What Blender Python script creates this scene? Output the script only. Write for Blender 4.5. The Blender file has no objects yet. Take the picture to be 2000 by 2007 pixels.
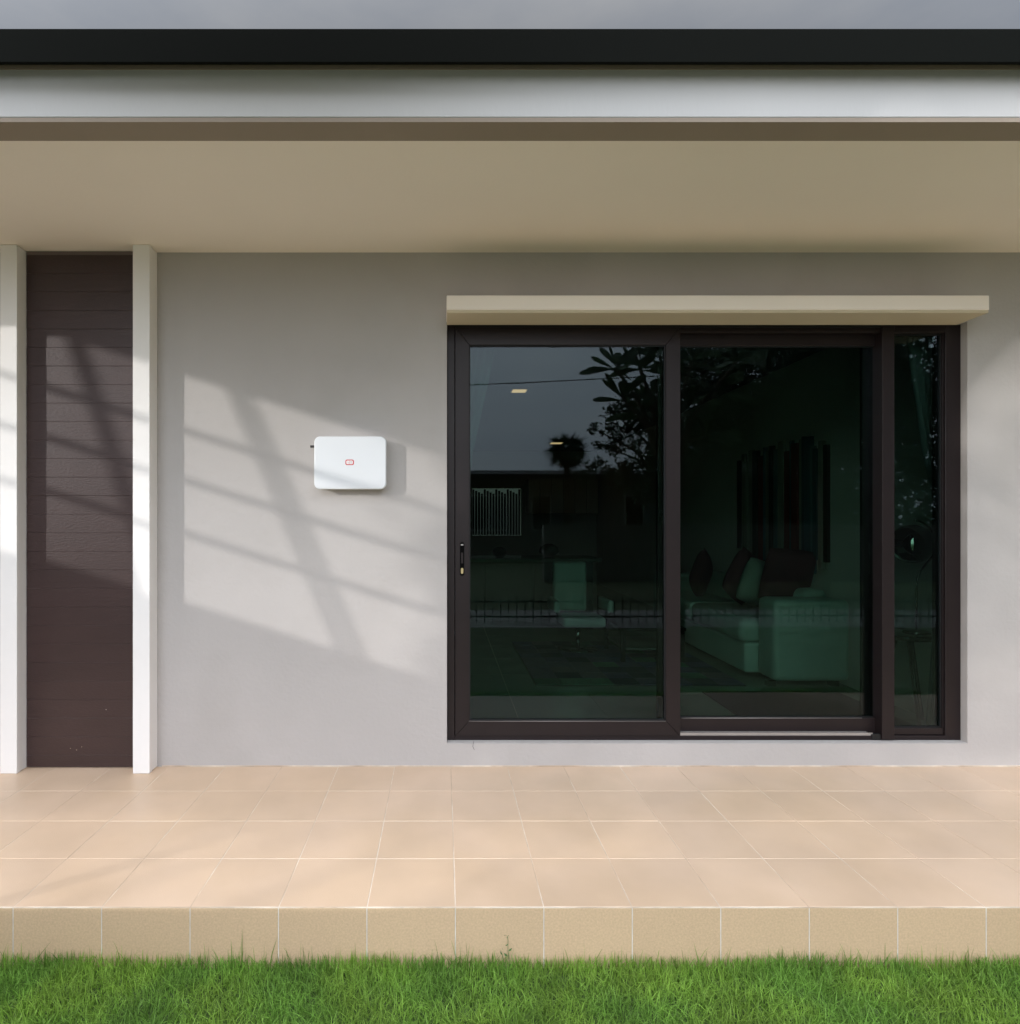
import bpy, bmesh, math, random
import numpy as np
from mathutils import Vector, Matrix
random.seed(7); rng = np.random.default_rng(11)
sc = bpy.context.scene
COL = sc.collection

# ------------------------------------------------------------------ camera
F = 1216.0                       # focal length in photo pixels (photo 2000 wide)
CAMY, CAMZ = -3.31, 1.312        # wall plane is Y=0, terrace top is Z=0
cd = bpy.data.cameras.new("camera"); cam = bpy.data.objects.new("camera", cd); COL.objects.link(cam)
cam.location = (0, CAMY, CAMZ); cam.rotation_euler = (math.radians(90), 0, 0)
cd.sensor_fit = 'HORIZONTAL'; cd.sensor_width = 36; cd.lens = 36*F/2000
cd.shift_x = 131/2000; cd.shift_y = 16.5/2000
cd.clip_start = 0.05; cd.clip_end = 600
sc.camera = cam

# ------------------------------------------------------------------ sky and sun
SZ = .397
SUN = Vector((-1.4, -1.0, SZ)).normalized()      # direction towards the sun
EL = math.asin(SUN.z)
w = bpy.data.worlds.new("World"); sc.world = w; w.use_nodes = True
nt = w.node_tree; nt.nodes.clear()
def N(t, **k):
    n = nt.nodes.new(t)
    for a, b in k.items(): setattr(n, a, b)
    return n
sky = N('ShaderNodeTexSky', sky_type='NISHITA', sun_disc=False, sun_elevation=EL,
        sun_rotation=math.atan2(SUN.x, SUN.y), altitude=0, air_density=1.0, dust_density=2.5, ozone_density=1.5)
hsv = N('ShaderNodeHueSaturation'); hsv.inputs['Saturation'].default_value = 0.42
tc = N('ShaderNodeTexCoord'); mp = N('ShaderNodeMapping'); mp.inputs['Scale'].default_value = (1, 1, 2.6)
nz = N('ShaderNodeTexNoise'); nz.inputs['Scale'].default_value = 2.3; nz.inputs['Detail'].default_value = 7; nz.inputs['Roughness'].default_value = .55
rp = N('ShaderNodeValToRGB'); rp.color_ramp.elements[0].position = .30; rp.color_ramp.elements[1].position = .70
rp.color_ramp.elements[0].color = (.66, .73, .86, 1); rp.color_ramp.elements[1].color = (1.06, 1.08, 1.12, 1)
# added cloud brightness aimed to light the house front, dimmed behind the house
CLOUD_FILL = 69.0
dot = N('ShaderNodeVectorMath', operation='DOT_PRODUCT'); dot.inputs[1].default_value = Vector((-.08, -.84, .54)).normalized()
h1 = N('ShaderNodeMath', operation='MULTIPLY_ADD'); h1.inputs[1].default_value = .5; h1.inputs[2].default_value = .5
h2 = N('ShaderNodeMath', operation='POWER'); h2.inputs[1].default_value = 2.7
h3 = N('ShaderNodeMath', operation='MULTIPLY_ADD'); h3.inputs[1].default_value = CLOUD_FILL; h3.inputs[2].default_value = CLOUD_FILL*.013
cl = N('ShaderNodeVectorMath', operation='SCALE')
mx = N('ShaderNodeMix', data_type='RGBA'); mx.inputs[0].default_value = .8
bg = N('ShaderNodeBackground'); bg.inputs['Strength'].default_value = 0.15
out = N('ShaderNodeOutputWorld')
L = nt.links.new
L(sky.outputs[0], hsv.inputs['Color']); L(tc.outputs['Generated'], mp.inputs[0]); L(mp.outputs[0], nz.inputs['Vector'])
L(nz.outputs[0], rp.inputs[0]); L(hsv.outputs[0], mx.inputs[6])
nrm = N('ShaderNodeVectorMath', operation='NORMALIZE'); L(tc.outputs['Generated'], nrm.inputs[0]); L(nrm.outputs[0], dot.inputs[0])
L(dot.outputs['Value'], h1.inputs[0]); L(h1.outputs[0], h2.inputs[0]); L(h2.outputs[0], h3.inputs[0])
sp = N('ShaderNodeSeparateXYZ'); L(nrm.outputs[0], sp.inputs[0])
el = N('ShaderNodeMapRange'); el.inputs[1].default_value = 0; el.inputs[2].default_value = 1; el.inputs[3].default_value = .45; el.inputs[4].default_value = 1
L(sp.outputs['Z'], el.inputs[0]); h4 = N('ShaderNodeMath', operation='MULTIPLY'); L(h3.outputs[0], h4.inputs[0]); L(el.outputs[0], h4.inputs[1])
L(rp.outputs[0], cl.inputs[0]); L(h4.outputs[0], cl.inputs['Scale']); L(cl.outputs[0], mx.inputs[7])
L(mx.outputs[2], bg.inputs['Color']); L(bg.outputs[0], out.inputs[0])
ld = bpy.data.lights.new("sun", 'SUN'); ld.energy = 2.9; ld.angle = math.radians(.85); ld.color = (1, .965, .93)
sun = bpy.data.objects.new("sun", ld); COL.objects.link(sun); sun.location = (-6, -5, 8)
sun.rotation_euler = SUN.to_track_quat('Z', 'Y').to_euler()
sc.view_settings.view_transform = 'Standard'; sc.view_settings.look = 'None'
sc.view_settings.gamma = 1; sc.view_settings.use_curve_mapping = False
sc.view_settings.exposure = -0.55
sc.cycles.max_bounces = 14; sc.cycles.diffuse_bounces = 6; sc.cycles.glossy_bounces = 5
sc.cycles.transparent_max_bounces = 16
sc.cycles.sample_clamp_indirect = 6

# ------------------------------------------------------------------ materials
def mat(name, col, rough=.6, var=.06, scale=3.0, bump=0.0, bscale=60.0, spec=.5, metal=0.0, rand=0.0, emit=None,
        island=0.0, stretch=None, col2=None, thr=None, transl=0.0):
    m = bpy.data.materials.new(name); m.use_nodes = True
    t = m.node_tree; b = t.nodes['Principled BSDF']; ln = t.links.new
    b.inputs['Roughness'].default_value = rough; b.inputs['Metallic'].default_value = metal
    b.inputs['Specular IOR Level'].default_value = spec
    g = t.nodes.new('ShaderNodeNewGeometry')
    vec = g.outputs['Position']
    if stretch:
        mpn = t.nodes.new('ShaderNodeMapping'); mpn.inputs['Scale'].default_value = stretch
        ln(vec, mpn.inputs[0]); vec = mpn.outputs[0]
    n = t.nodes.new('ShaderNodeTexNoise'); n.inputs['Scale'].default_value = scale; n.inputs['Detail'].default_value = 6
    ln(vec, n.inputs['Vector'])
    r = t.nodes.new('ShaderNodeMapRange'); r.inputs[1].default_value = .3; r.inputs[2].default_value = .7
    r.inputs[3].default_value = 1-var; r.inputs[4].default_value = 1+var; ln(n.outputs[0], r.inputs[0])
    fac = r.outputs[0]
    def mulv(a, c):
        q = t.nodes.new('ShaderNodeMath'); q.operation = 'MULTIPLY'; ln(a, q.inputs[0]); ln(c, q.inputs[1]); return q.outputs[0]
    def rng_(src, v):
        q = t.nodes.new('ShaderNodeMapRange'); q.inputs[3].default_value = 1-v; q.inputs[4].default_value = 1+v; ln(src, q.inputs[0]); return q.outputs[0]
    if rand:
        oi = t.nodes.new('ShaderNodeObjectInfo'); fac = mulv(fac, rng_(oi.outputs['Random'], rand))
    if island:
        fac = mulv(fac, rng_(g.outputs['Random Per Island'], island))
    base = t.nodes.new('ShaderNodeRGB'); base.outputs[0].default_value = (*col, 1); cs = base.outputs[0]
    if col2:
        n2 = t.nodes.new('ShaderNodeTexNoise'); n2.inputs['Scale'].default_value = (thr or (1, .5, .6))[0]; n2.inputs['Detail'].default_value = 5
        ln(g.outputs['Position'], n2.inputs['Vector'])
        q = t.nodes.new('ShaderNodeMapRange'); q.inputs[1].default_value = (thr or (1, .5, .6))[1]; q.inputs[2].default_value = (thr or (1, .5, .6))[2]
        ln(n2.outputs[0], q.inputs[0])
        m2 = t.nodes.new('ShaderNodeMix'); m2.data_type = 'RGBA'; ln(q.outputs[0], m2.inputs[0]); ln(cs, m2.inputs[6]); m2.inputs[7].default_value = (*col2, 1)
        cs = m2.outputs[2]
    vm = t.nodes.new('ShaderNodeVectorMath'); vm.operation = 'SCALE'; ln(cs, vm.inputs[0]); ln(fac, vm.inputs['Scale'])
    ln(vm.outputs[0], b.inputs['Base Color'])
    if bump:
        nb = t.nodes.new('ShaderNodeTexNoise'); nb.inputs['Scale'].default_value = bscale; nb.inputs['Detail'].default_value = 4
        ln(vec, nb.inputs['Vector'])
        bp = t.nodes.new('ShaderNodeBump'); bp.inputs['Strength'].default_value = bump; bp.inputs['Distance'].default_value = .01
        ln(nb.outputs[0], bp.inputs['Height']); ln(bp.outputs[0], b.inputs['Normal'])
    if emit:
        b.inputs['Emission Color'].default_value = (*emit[:3], 1); b.inputs['Emission Strength'].default_value = emit[3]
    if transl:
        tr = t.nodes.new('ShaderNodeBsdfTranslucent'); ln(vm.outputs[0], tr.inputs['Color'])
        ms = t.nodes.new('ShaderNodeMixShader'); ms.inputs[0].default_value = transl
        ln(b.outputs[0], ms.inputs[1]); ln(tr.outputs[0], ms.inputs[2]); ln(ms.outputs[0], t.nodes['Material Output'].inputs['Surface'])
    return m

def glass_mat():
    m = bpy.data.materials.new("tinted_glass"); m.use_nodes = True; t = m.node_tree; t.nodes.clear(); ln = t.links.new
    o = t.nodes.new('ShaderNodeOutputMaterial'); tr = t.nodes.new('ShaderNodeBsdfTransparent'); tr.inputs[0].default_value = (.58, .715, .65, 1)
    gl = t.nodes.new('ShaderNodeBsdfGlossy'); gl.inputs['Roughness'].default_value = 0.0; gl.inputs[0].default_value = (.68, .73, .84, 1)
    fr = t.nodes.new('ShaderNodeFresnel'); fr.inputs[0].default_value = 1.38
    ms = t.nodes.new('ShaderNodeMixShader'); ln(fr.outputs[0], ms.inputs[0]); ln(tr.outputs[0], ms.inputs[1]); ln(gl.outputs[0], ms.inputs[2])
    ln(ms.outputs[0], o.inputs[0]); return m

M = dict(
 wall=mat("grey_render", (.463, .438, .422), .85, .05, 1.3, .22, 45, .25, col2=(.44, .414, .396), thr=(2.2, .5, .75)),
 white=mat("white_paint", (.86, .84, .82), .6, .02, 2.0, .06, 80, .3),
 ceil=mat("white_ceiling_paint", (.93, .84, .74), .85, .02, 1.2, .05, 70, .2),
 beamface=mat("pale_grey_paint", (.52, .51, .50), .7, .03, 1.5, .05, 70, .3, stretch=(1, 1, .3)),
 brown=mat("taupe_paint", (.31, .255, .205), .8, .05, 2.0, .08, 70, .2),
 brown2=mat('cream_underside', (.62, .53, .38), .85, .03, 2),
 gutter=mat("dark_metal_gutter", (.0055, .0062, .005), .8, .03, 2, 0, 1, .05),
 roof=mat("grey_roof_sheet", (.12, .12, .12), .7, .1, 2),
 plank=mat("dark_brown_plank_paint", (.044, .024, .022), .43, .08, 8, .15, 190, .48, rand=.04, stretch=(.35, 1, 1)),
 pseam=mat("plank_seam_paint", (.16, .12, .11), .6),
 frame=mat("dark_bronze_aluminium", (.016, .0105, .0108), .42, .08, 6, .03, 60, .3),
 seal=mat("black_rubber", (.006, .006, .006), .6, 0),
 silver=mat("bare_aluminium", (.42, .39, .37), .35, .05, 9, metal=.5),
 brass=mat("brass", (.62, .5, .26), .35, .05, 9, metal=.7),
 black=mat("black_plastic", (.008, .008, .008), .45, .05),
 tile=mat("beige_ceramic_tile", (.59, .43, .295), .36, .06, 3.1, .10, 260, .45, rand=.03, col2=(.64, .475, .345), thr=(1.3, .42, .64)),
 riser=mat("beige_riser_tile", (.60, .43, .275), .5, .09, 150, .12, 260, .35, rand=.03),
 jointw=mat('white_joint', (.72, .68, .62), .9, .15, 30),
 grout=mat("pale_grout", (.70, .61, .51), .9, .15, 12, col2=(.56, .43, .32), thr=(2.6, .44, .58)),
 glass=glass_mat(),
 plastic=mat("white_satin_plastic", (.72, .745, .77), .38, .01, 3),
 stile_dark=mat('dark_grey_handle', (.035, .035, .035), .5, 0), handle=mat('matte_black', (.003, .003, .003), .85, 0, spec=.05),
 red=mat("red_print", (.55, .06, .07), .5, .02), pale=mat("white_print", (.85, .8, .8), .5, 0), greyp=mat("grey_print", (.28, .3, .3), .5, 0),
 grass=mat("grass_blade", (.235, .39, .062), .5, .22, 5.0, spec=.25, island=.42, col2=(.165, .32, .055), thr=(4, .40, .62), transl=.35),
 soil=mat("dark_soil", (.06, .10, .03), .95, .3, 14, .5, 60, .1),
 lawn=mat("lawn_green", (.13, .145, .08), .9, .35, 6, .8, 40, .1),
 weed=mat("weed_green", (.09, .17, .05), .6, .2, 60, island=.2),
 path=mat("pale_concrete", (.38, .36, .33), .9, .1, 2, .1, 30, .2),
 leaf=mat("leaf_green", (.045, .085, .02), .55, .2, 1, spec=.3, island=.4, transl=.2),
 leafd=mat("dark_leaf", (.03, .055, .016), .55, .2, 1, spec=.3, island=.4, transl=.15),
 bark=mat("bark", (.12, .09, .06), .9, .25, 8, .5, 30, .1),
 fence=mat("black_fence_metal", (.02, .02, .02), .5, .05),
 nwall=mat("neighbour_wall", (.28, .26, .24), .9, .06, 1), nroof=mat("neighbour_roof", (.028, .024, .022), .8, .15, 3),
 sail=mat("sand_fabric", (.4, .35, .27), .9, .05), steel=mat("painted_steel", (.3, .3, .3), .5, .05),
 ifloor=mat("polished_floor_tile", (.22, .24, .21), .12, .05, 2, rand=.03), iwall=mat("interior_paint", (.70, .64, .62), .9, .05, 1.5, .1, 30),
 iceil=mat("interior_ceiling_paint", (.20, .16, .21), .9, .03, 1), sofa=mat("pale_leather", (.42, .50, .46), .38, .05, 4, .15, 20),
 cush=mat("plum_velvet", (.11, .03, .04), .9, .15, 8), cushg=mat("pale_cushion", (.25, .27, .24), .8, .1, 8),
 sheer=mat("sheer_fabric", (.30, .33, .36), .9, .06, 6, stretch=(8, 8, .5), transl=.4), dark=mat("dark_lacquer", (.012, .012, .013), .12, .05),
 smoke=mat('smoked_mirror', (.34, .36, .35), .03, 0, metal=1.0),
 chrome=mat("smoked_chrome", (.35, .36, .36), .06, 0, metal=1.0), counter=mat("dark_cabinet", (.12, .11, .105), .5, .05), navy=mat("navy_mat", (.008, .01, .02), .9, .1, 20),
 lamp=mat("warm_lamp", (.9, .8, .6), .5, 0, emit=(1, .52, .30, 2.0)),
 wine=mat("red_object", (.35, .03, .01), .5),
)
# ------------------------------------------------------------------ helpers
def link(name, mesh, m=None, parent=None, smooth=False):
    if m is not None: mesh.materials.append(m)
    o = bpy.data.objects.new(name, mesh); COL.objects.link(o)
    if parent is not None:
        o.parent = parent
        o.matrix_parent_inverse = parent.matrix_basis.inverted()
    if smooth: mesh.shade_smooth()
    return o
def tag(o, label=None, cat=None, group=None, kind=None):
    if label: o['label'] = label
    if cat: o['category'] = cat
    if group: o['group'] = group
    if kind: o['kind'] = kind
    return o
def thing(name, label, cat, loc=(0, 0, 0), group=None):
    o = bpy.data.objects.new(name, None); o.location = loc; o.empty_display_size = .1; COL.objects.link(o)
    return tag(o, label, cat, group)
def box(bm, x0, x1, y0, y1, z0, z1):
    vs = [bm.verts.new(p) for p in ((x0, y0, z0), (x1, y0, z0), (x1, y1, z0), (x0, y1, z0), (x0, y0, z1), (x1, y0, z1), (x1, y1, z1), (x0, y1, z1))]
    for f in ((0, 3, 2, 1), (4, 5, 6, 7), (0, 1, 5, 4), (1, 2, 6, 5), (2, 3, 7, 6), (3, 0, 4, 7)): bm.faces.new([vs[i] for i in f])
def done(name, bm, m, parent=None, bevel=0.0, seg=1, smooth=False):
    if bevel:
        bmesh.ops.bevel(bm, geom=list(bm.edges), offset=bevel, segments=seg, affect='EDGES', profile=.5)
    me = bpy.data.meshes.new(name); bm.to_mesh(me); bm.free()
    return link(name, me, m, parent, smooth)
def obox(name, x0, x1, y0, y1, z0, z1, m, parent=None, bevel=0.0, seg=1):
    bm = bmesh.new(); box(bm, x0, x1, y0, y1, z0, z1); return done(name, bm, m, parent, bevel, seg, bevel > 0 and seg > 1)
def prism(name, pts, y0, y1, m, parent=None, bevel=0.0, axis='Y', seg=1):
    """outline in (x,z) extruded along y  (axis Z: outline (x,y) extruded along z)"""
    bm = bmesh.new()
    def P(p, d): return (p[0], d, p[1]) if axis == 'Y' else (p[0], p[1], d) if axis == 'Z' else (d, p[0], p[1])
    a = [bm.verts.new(P(p, y0)) for p in pts]; b = [bm.verts.new(P(p, y1)) for p in pts]
    n = len(pts); bm.faces.new(a); bm.faces.new(b[::-1])
    for i in range(n): bm.faces.new((a[i], b[i], b[(i+1) % n], a[(i+1) % n]))
    bmesh.ops.recalc_face_normals(bm, faces=bm.faces)
    return done(name, bm, m, parent, bevel, seg)
def tube_bm(bm, pts, radii, n=8):
    pts = [Vector(p) for p in pts]; rings = []
    if not hasattr(radii, '__len__'): radii = [radii]*len(pts)
    for i, p in enumerate(pts):
        d = (pts[min(i+1, len(pts)-1)]-pts[max(i-1, 0)]).normalized()
        u = d.orthogonal().normalized() if i == 0 else (u-d*u.dot(d)).normalized()
        v = d.cross(u)
        rings.append([bm.verts.new(p+(u*math.cos(2*math.pi*k/n)+v*math.sin(2*math.pi*k/n))*radii[i]) for k in range(n)])
    for a, b in zip(rings, rings[1:]):
        for k in range(n): bm.faces.new((a[k], a[(k+1) % n], b[(k+1) % n], b[k]))
    bm.faces.new(rings[0][::-1]); bm.faces.new(rings[-1])
def tube(name, pts, radii, m, parent=None, n=8):
    bm = bmesh.new(); tube_bm(bm, pts, radii, n); return done(name, bm, m, parent, smooth=True)
def lathe(name, prof, c, m, parent=None, n=24, smooth=True):
    bm = bmesh.new(); rings = []
    for r, z in prof:
        rings.append([bm.verts.new((c[0]+max(r, 1e-4)*math.cos(2*math.pi*k/n), c[1]+max(r, 1e-4)*math.sin(2*math.pi*k/n), c[2]+z)) for k in range(n)])
    for a, b in zip(rings, rings[1:]):
        for k in range(n): bm.faces.new((a[k], a[(k+1) % n], b[(k+1) % n], b[k]))
    bm.faces.new(rings[0][::-1]); bm.faces.new(rings[-1]); bmesh.ops.recalc_face_normals(bm, faces=bm.faces)
    return done(name, bm, m, parent, smooth=smooth)
def np_mesh(name, V, quads, tris, m, parent=None):
    me = bpy.data.meshes.new(name); me.vertices.add(len(V)); me.vertices.foreach_set('co', V.astype(np.float32).ravel())
    q = quads.reshape(-1) if len(quads) else np.zeros(0, int); t = tris.reshape(-1) if len(tris) else np.zeros(0, int)
    loops = np.concatenate([q, t]).astype(np.int32); nq, ntr = len(q)//4, len(t)//3
    me.loops.add(len(loops)); me.loops.foreach_set('vertex_index', loops); me.polygons.add(nq+ntr)
    me.polygons.foreach_set('loop_start', np.concatenate([np.arange(nq)*4, nq*4+np.arange(ntr)*3]).astype(np.int32))
    me.polygons.foreach_set('loop_total', np.concatenate([np.full(nq, 4), np.full(ntr, 3)]).astype(np.int32))
    me.update(calc_edges=True); me.validate(); return link(name, me, m, parent)
def leaf_cloud(name, clumps, n, size, m, parent=None, aspect=.45, shell=.5):
    """clumps: (x,y,z,rx,ry,rz); n leaf faces spread through them"""
    c = np.array(clumps, float); wgt = c[:, 3]*c[:, 4]*c[:, 5]; wgt = wgt**.75; wgt /= wgt.sum()
    k = rng.choice(len(c), n, p=wgt); d = rng.normal(size=(n, 3)); d /= np.linalg.norm(d, axis=1)[:, None]
    r = rng.random(n)**(shell); P = c[k, :3]+d*c[k, 3:]*r[:, None]*(1+.12*rng.normal(size=(n, 1)))
    a = rng.normal(size=(n, 3)); a /= np.linalg.norm(a, axis=1)[:, None]
    b = np.cross(a, rng.normal(size=(n, 3))); b /= np.linalg.norm(b, axis=1)[:, None]
    s = size*(.6+.8*rng.random(n))[:, None]
    V = np.stack([P-a*s*.5, P+b*s*aspect*.5+a*s*.05, P+a*s*.5, P-b*s*aspect*.5+a*s*.05], 1).reshape(-1, 3)
    Q = np.arange(n*4).reshape(-1, 4); return np_mesh(name, V, Q, np.zeros((0, 3), int), m, parent)
def copy_part(o, parent, loc=None):
    c = o.copy(); COL.objects.link(c); c.parent = parent
    if loc is not None: c.location = loc
    return c

# ================================================================== HOUSE
house = thing('house', 'single storey grey rendered house with white eaves, dark siding strip and tiled terrace front', 'house')
XL, XR = -6.0, 5.6
WX0, WX1, WZ0, WZ1 = .020, 2.798, .120, 2.373
bm = bmesh.new()
box(bm, XL, WX0, 0, .16, -.3, 2.90); box(bm, WX1, XR, 0, .16, -.3, 2.90)
box(bm, WX0, WX1, 0, .16, -.3, WZ0); box(bm, WX0, WX1, 0, .16, WZ1, 2.90)
tag(done('front_wall', bm, M['wall'], house), 'smooth grey rendered front wall')
obox('base_bead', -1.50, XR, -.003, 0, .0, .0045, M['grout'], house)
# soffit, beam, gutter, roof
obox('porch_ceiling', XL, XR, -1.115, -.0015, 2.741, 2.80, M['ceil'], house)
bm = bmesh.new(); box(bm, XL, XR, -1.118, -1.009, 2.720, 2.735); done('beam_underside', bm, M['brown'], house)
obox('eaves_beam', XL, XR, -1.1195, -1.0, 2.7355, 2.936, M['beamface'], house, .003)
obox('eaves_trim', XL, XR, -1.124, -1.1196, 2.903, 2.936, M['brown'], house)
bm = bmesh.new(); box(bm, XL, XR, -1.184, -1.170, 2.884, 2.997)
tag(done('gutter', bm, M['gutter'], house), 'dark metal gutter along the roof edge')
prism('roof', [(-1.168, 2.958), (11.0, 5.6), (11.0, 5.63), (-1.168, 2.988)], XL, XR, M['roof'], house, axis='X')
obox('attic_board', XL, XR, -1.169, 10.2, 2.9365, 2.9565, M['brown'], house)
# pilasters
def pilaster(x0, x1, lab):
    bm = bmesh.new(); box(bm, x0, x1, -.100, -.072, 0.001, 2.7395); box(bm, x0+.006, x1-.005, -.0715, -.0005, .001, 2.7395)
    o = done('pilaster', bm, M['white'], house, .0015); o['label'] = lab
pilaster(-2.294, -2.207, 'white painted pilaster at the left edge'); pilaster(-1.607, -1.520, 'white painted pilaster right of the dark planks')
# dark planks between them
sid = obox('siding_backing', -2.208, -1.608, -.0215, -.0005, .004, 2.738, M['pseam'], house)
bm = bmesh.new(); box(bm, -2.2068, -1.6078, -.024, -.0220, 0.0006, .0976); pm = None
first = done('plank', bm, M['plank'], house, .0009)
zs = [.068+.0982*k for k in range(27)]
for i, z in enumerate(zs):
    o = first if i == 0 else copy_part(first, house)
    o.location = (0, random.uniform(-.0008, .0008), z); 
    if z+.098 > 2.738: o.scale = (1, 1, (2.738-z)/.098)
o = copy_part(first, house, (0, 0, .006)); o.scale = (1, 1, .62)
# small flaws in the paint
for (a, b) in (((929, 1453), (927, 1463)), ((927, 1463), (930, 1470))):
    A_ = ((a[0]-869)*3.31/F, CAMZ-(a[1]-1020)*3.31/F); B2 = ((b[0]-869)*3.31/F, CAMZ-(b[1]-1020)*3.31/F)
    tube('hairline_crack', [(A_[0], -.0002, A_[1]-.0), (B2[0], -.0002, B2[1])], .0011, M['seal'], house, 4)
for (px_, py_) in ((208, 1391), (138, 1467), (160, 1464), (150, 1470)):
    lathe('paint_chip', [(.0018, -.0016), (.0022, 0), (.0016, .0016)], ((px_-869)*3.285/F, -.0243, CAMZ-(py_-1020)*3.285/F), M['grout'], house, 6)
# window hood
hood = obox('window_hood', .017, 2.74, -.20, -.0005, 2.368, 2.441, M['ceil'], house, .003)
obox('hood_lip', .019, 2.738, -.198, -.002, 2.354, 2.3675, M['brown2'], hood, .002)
# sill strip painted white on the ledge
obox('window_sill', WX0+.002, WX1-.002, .002, .044, WZ0+.0005, WZ0+.004, M['wall'], house)
# ------------------------------------------------ frame, plane y=.042 (d=3.352)
def fx(px, d=3.352): return (px-869)*d/F
def fz(py, d=3.352): return CAMZ-(py-1020)*d/F
fr = None
bm = bmesh.new(); FY0, FY1 = .042, .135
zb, zt = fz(1451), WZ1-.003
x0, x1 = WX0+.002, fx(1884)
box(bm, x0, fx(891.5), FY0, FY1, zb, zt)            # left jamb
box(bm, fx(1854), x1, FY0, FY1, zb, zt)             # right jamb
box(bm, fx(891.5), fx(1854), FY0, FY1, fz(651), zt) # head
box(bm, fx(891.5), fx(1854), FY0, FY1, zb, fz(1442.5)) # bottom
box(bm, fx(1727), fx(1751), FY0-.012, FY1, fz(1449), fz(639)) # mullion
frame = done('window_frame', bm, M['frame'], house, .0018)
obox('frame_step', fx(892), fx(1726), FY0-.006, FY0-.0005, fz(642), fz(638.5), M['seal'], frame)
obox('track', fx(1334), fx(1708), .060, .100, fz(1442.3), fz(1438.6), M['silver'], frame)
obox('track', fx(1334), fx(1712), .046, .050, fz(1442.3), fz(1437.0), M['silver'], frame)
obox('track_stop', fx(1709), fx(1726), .038, .058, fz(1449), fz(1439), M['black'], frame, .001)
def sash(x0, x1, z0, z1, y0, y1, stile_l, stile_r, rail_t, rail_b, name='sliding_sash', lab=None):
    """mitred rectangular sash"""
    bm = bmesh.new(); o_ = [(x0, z0), (x1, z0), (x1, z1), (x0, z1)]
    i_ = [(x0+stile_l, z0+rail_b), (x1-stile_r, z0+rail_b), (x1-stile_r, z1-rail_t), (x0+stile_l, z1-rail_t)]
    g = .0009
    for k in range(4):
        a, b, c, d = o_[k], o_[(k+1) % 4], i_[(k+1) % 4], i_[k]
        # shrink a hair along the piece so that the mitre shows as a fine line
        ax = Vector((b[0]-a[0], 0, b[1]-a[1])).normalized()*g
        P = [(a[0]+ax.x, a[1]+ax.z), (b[0]-ax.x, b[1]-ax.z), (c[0]-ax.x, c[1]-ax.z), (d[0]+ax.x, d[1]+ax.z)]
        f = [bm.verts.new((p[0], y0, p[1])) for p in P]; r = [bm.verts.new((p[0], y1, p[1])) for p in P]
        bm.faces.new(f[::-1]); bm.faces.new(r)
        for q in range(4): bm.faces.new((f[q], f[(q+1) % 4], r[(q+1) % 4], r[q]))
    bmesh.ops.recalc_face_normals(bm, faces=bm.faces)
    s = done(name, bm, M['frame'], house, .0012)
    if lab: s['label'] = lab
    xi0, xi1, zi0, zi1 = x0+stile_l, x1-stile_r, z0+rail_b, z1-rail_t
    bm = bmesh.new(); e = .006; yb = y0+.010
    box(bm, xi0, xi0+e, yb, yb+.02, zi0, zi1); box(bm, xi1-e, xi1, yb, yb+.02, zi0, zi1)
    box(bm, xi0+e, xi1-e, yb, yb+.02, zi0, zi0+e); box(bm, xi0+e, xi1-e, yb, yb+.02, zi1-e, zi1)
    done('glazing_seal', bm, M['seal'], s)
    obox('glass_pane', xi0+.001, xi1-.001, yb+.008, yb+.014, zi0+.001, zi1-.001, M['glass'], s)
    return s
# front sash (left)
s1 = sash(fx(892.5), fx(1333.5), fz(1442.3), fz(641), FY0-.004, FY0+.030, fx(920)-fx(892.5), fx(1333.5)-fx(1305.5), fz(641)-fz(676), fz(1413)-fz(1442.3), lab='front sliding sash on the left with a black recessed handle')
tube('sash_bead', [(fx(919), FY0-.004, fz(1413.2)), (fx(1306), FY0-.004, fz(1413.2))], .0012, M['silver'], s1, 6)
d2 = 3.31+.085
s2 = sash(fx(1290, d2), fx(1726.5, d2), fz(1437.5, d2), fz(653, d2), .085, .115, fx(1334, d2)-fx(1296, d2), fx(1726.5, d2)-fx(1722, d2), fz(653, d2)-fz(677, d2), fz(1408, d2)-fz(1437.5, d2), lab='rear sliding sash in the middle, handle on its right stile')
d3 = 3.31+.14
obox('inner_stile', fx(1690, d3), fx(1729, d3), .14, .158, fz(1408, d3), fz(677, d3), M['frame'], s2, .001)
tube('sash_bead', [(fx(1336, d2), .085, fz(1407.5, d2)), (fx(1690, d2), .085, fz(1407.5, d2))], .0015, M['silver'], s2, 6)
s3 = sash(fx(1751.5), fx(1853.5), fz(1441.5), fz(651.5), FY0+.012, FY0+.04, .002, .004, .002, fz(1429)-fz(1441.5), 'fixed_sash', 'narrow fixed pane at the right end')
def pill(name, xc, z0, z1, w_, y0, y1, m, parent):
    r = w_/2; pts = []
    for k in range(9): a = math.pi*k/8; pts.append((xc+r*math.cos(a), z1-r+r*math.sin(a)))
    for k in range(9): a = math.pi+math.pi*k/8; pts.append((xc+r*math.cos(a), z0+r+r*math.sin(a)))
    return prism(name, pts, y0, y1, m, parent)
h = pill('handle', fx(906), fz(1128.5), fz(1062), .023, FY0-.0065, FY0-.004, M['handle'], s1)
pill('keyhole', fx(906), fz(1124.5), fz(1113), .013, FY0-.0085, FY0-.0068, M['brass'], s1)
obox('latch', fx(903.5), fx(908.5), FY0-.0085, FY0-.0068, fz(1069), fz(1066.5), M['silver'], s1)
obox('latch', fx(904), fx(908), FY0-.0085, FY0-.0068, fz(1104), fz(1083), M['frame'], s1)
pill('handle', fx(1707.5, d3), fz(1128, d3), fz(1062, d3), .020, .1370, .1398, M['steel'], s2)
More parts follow.
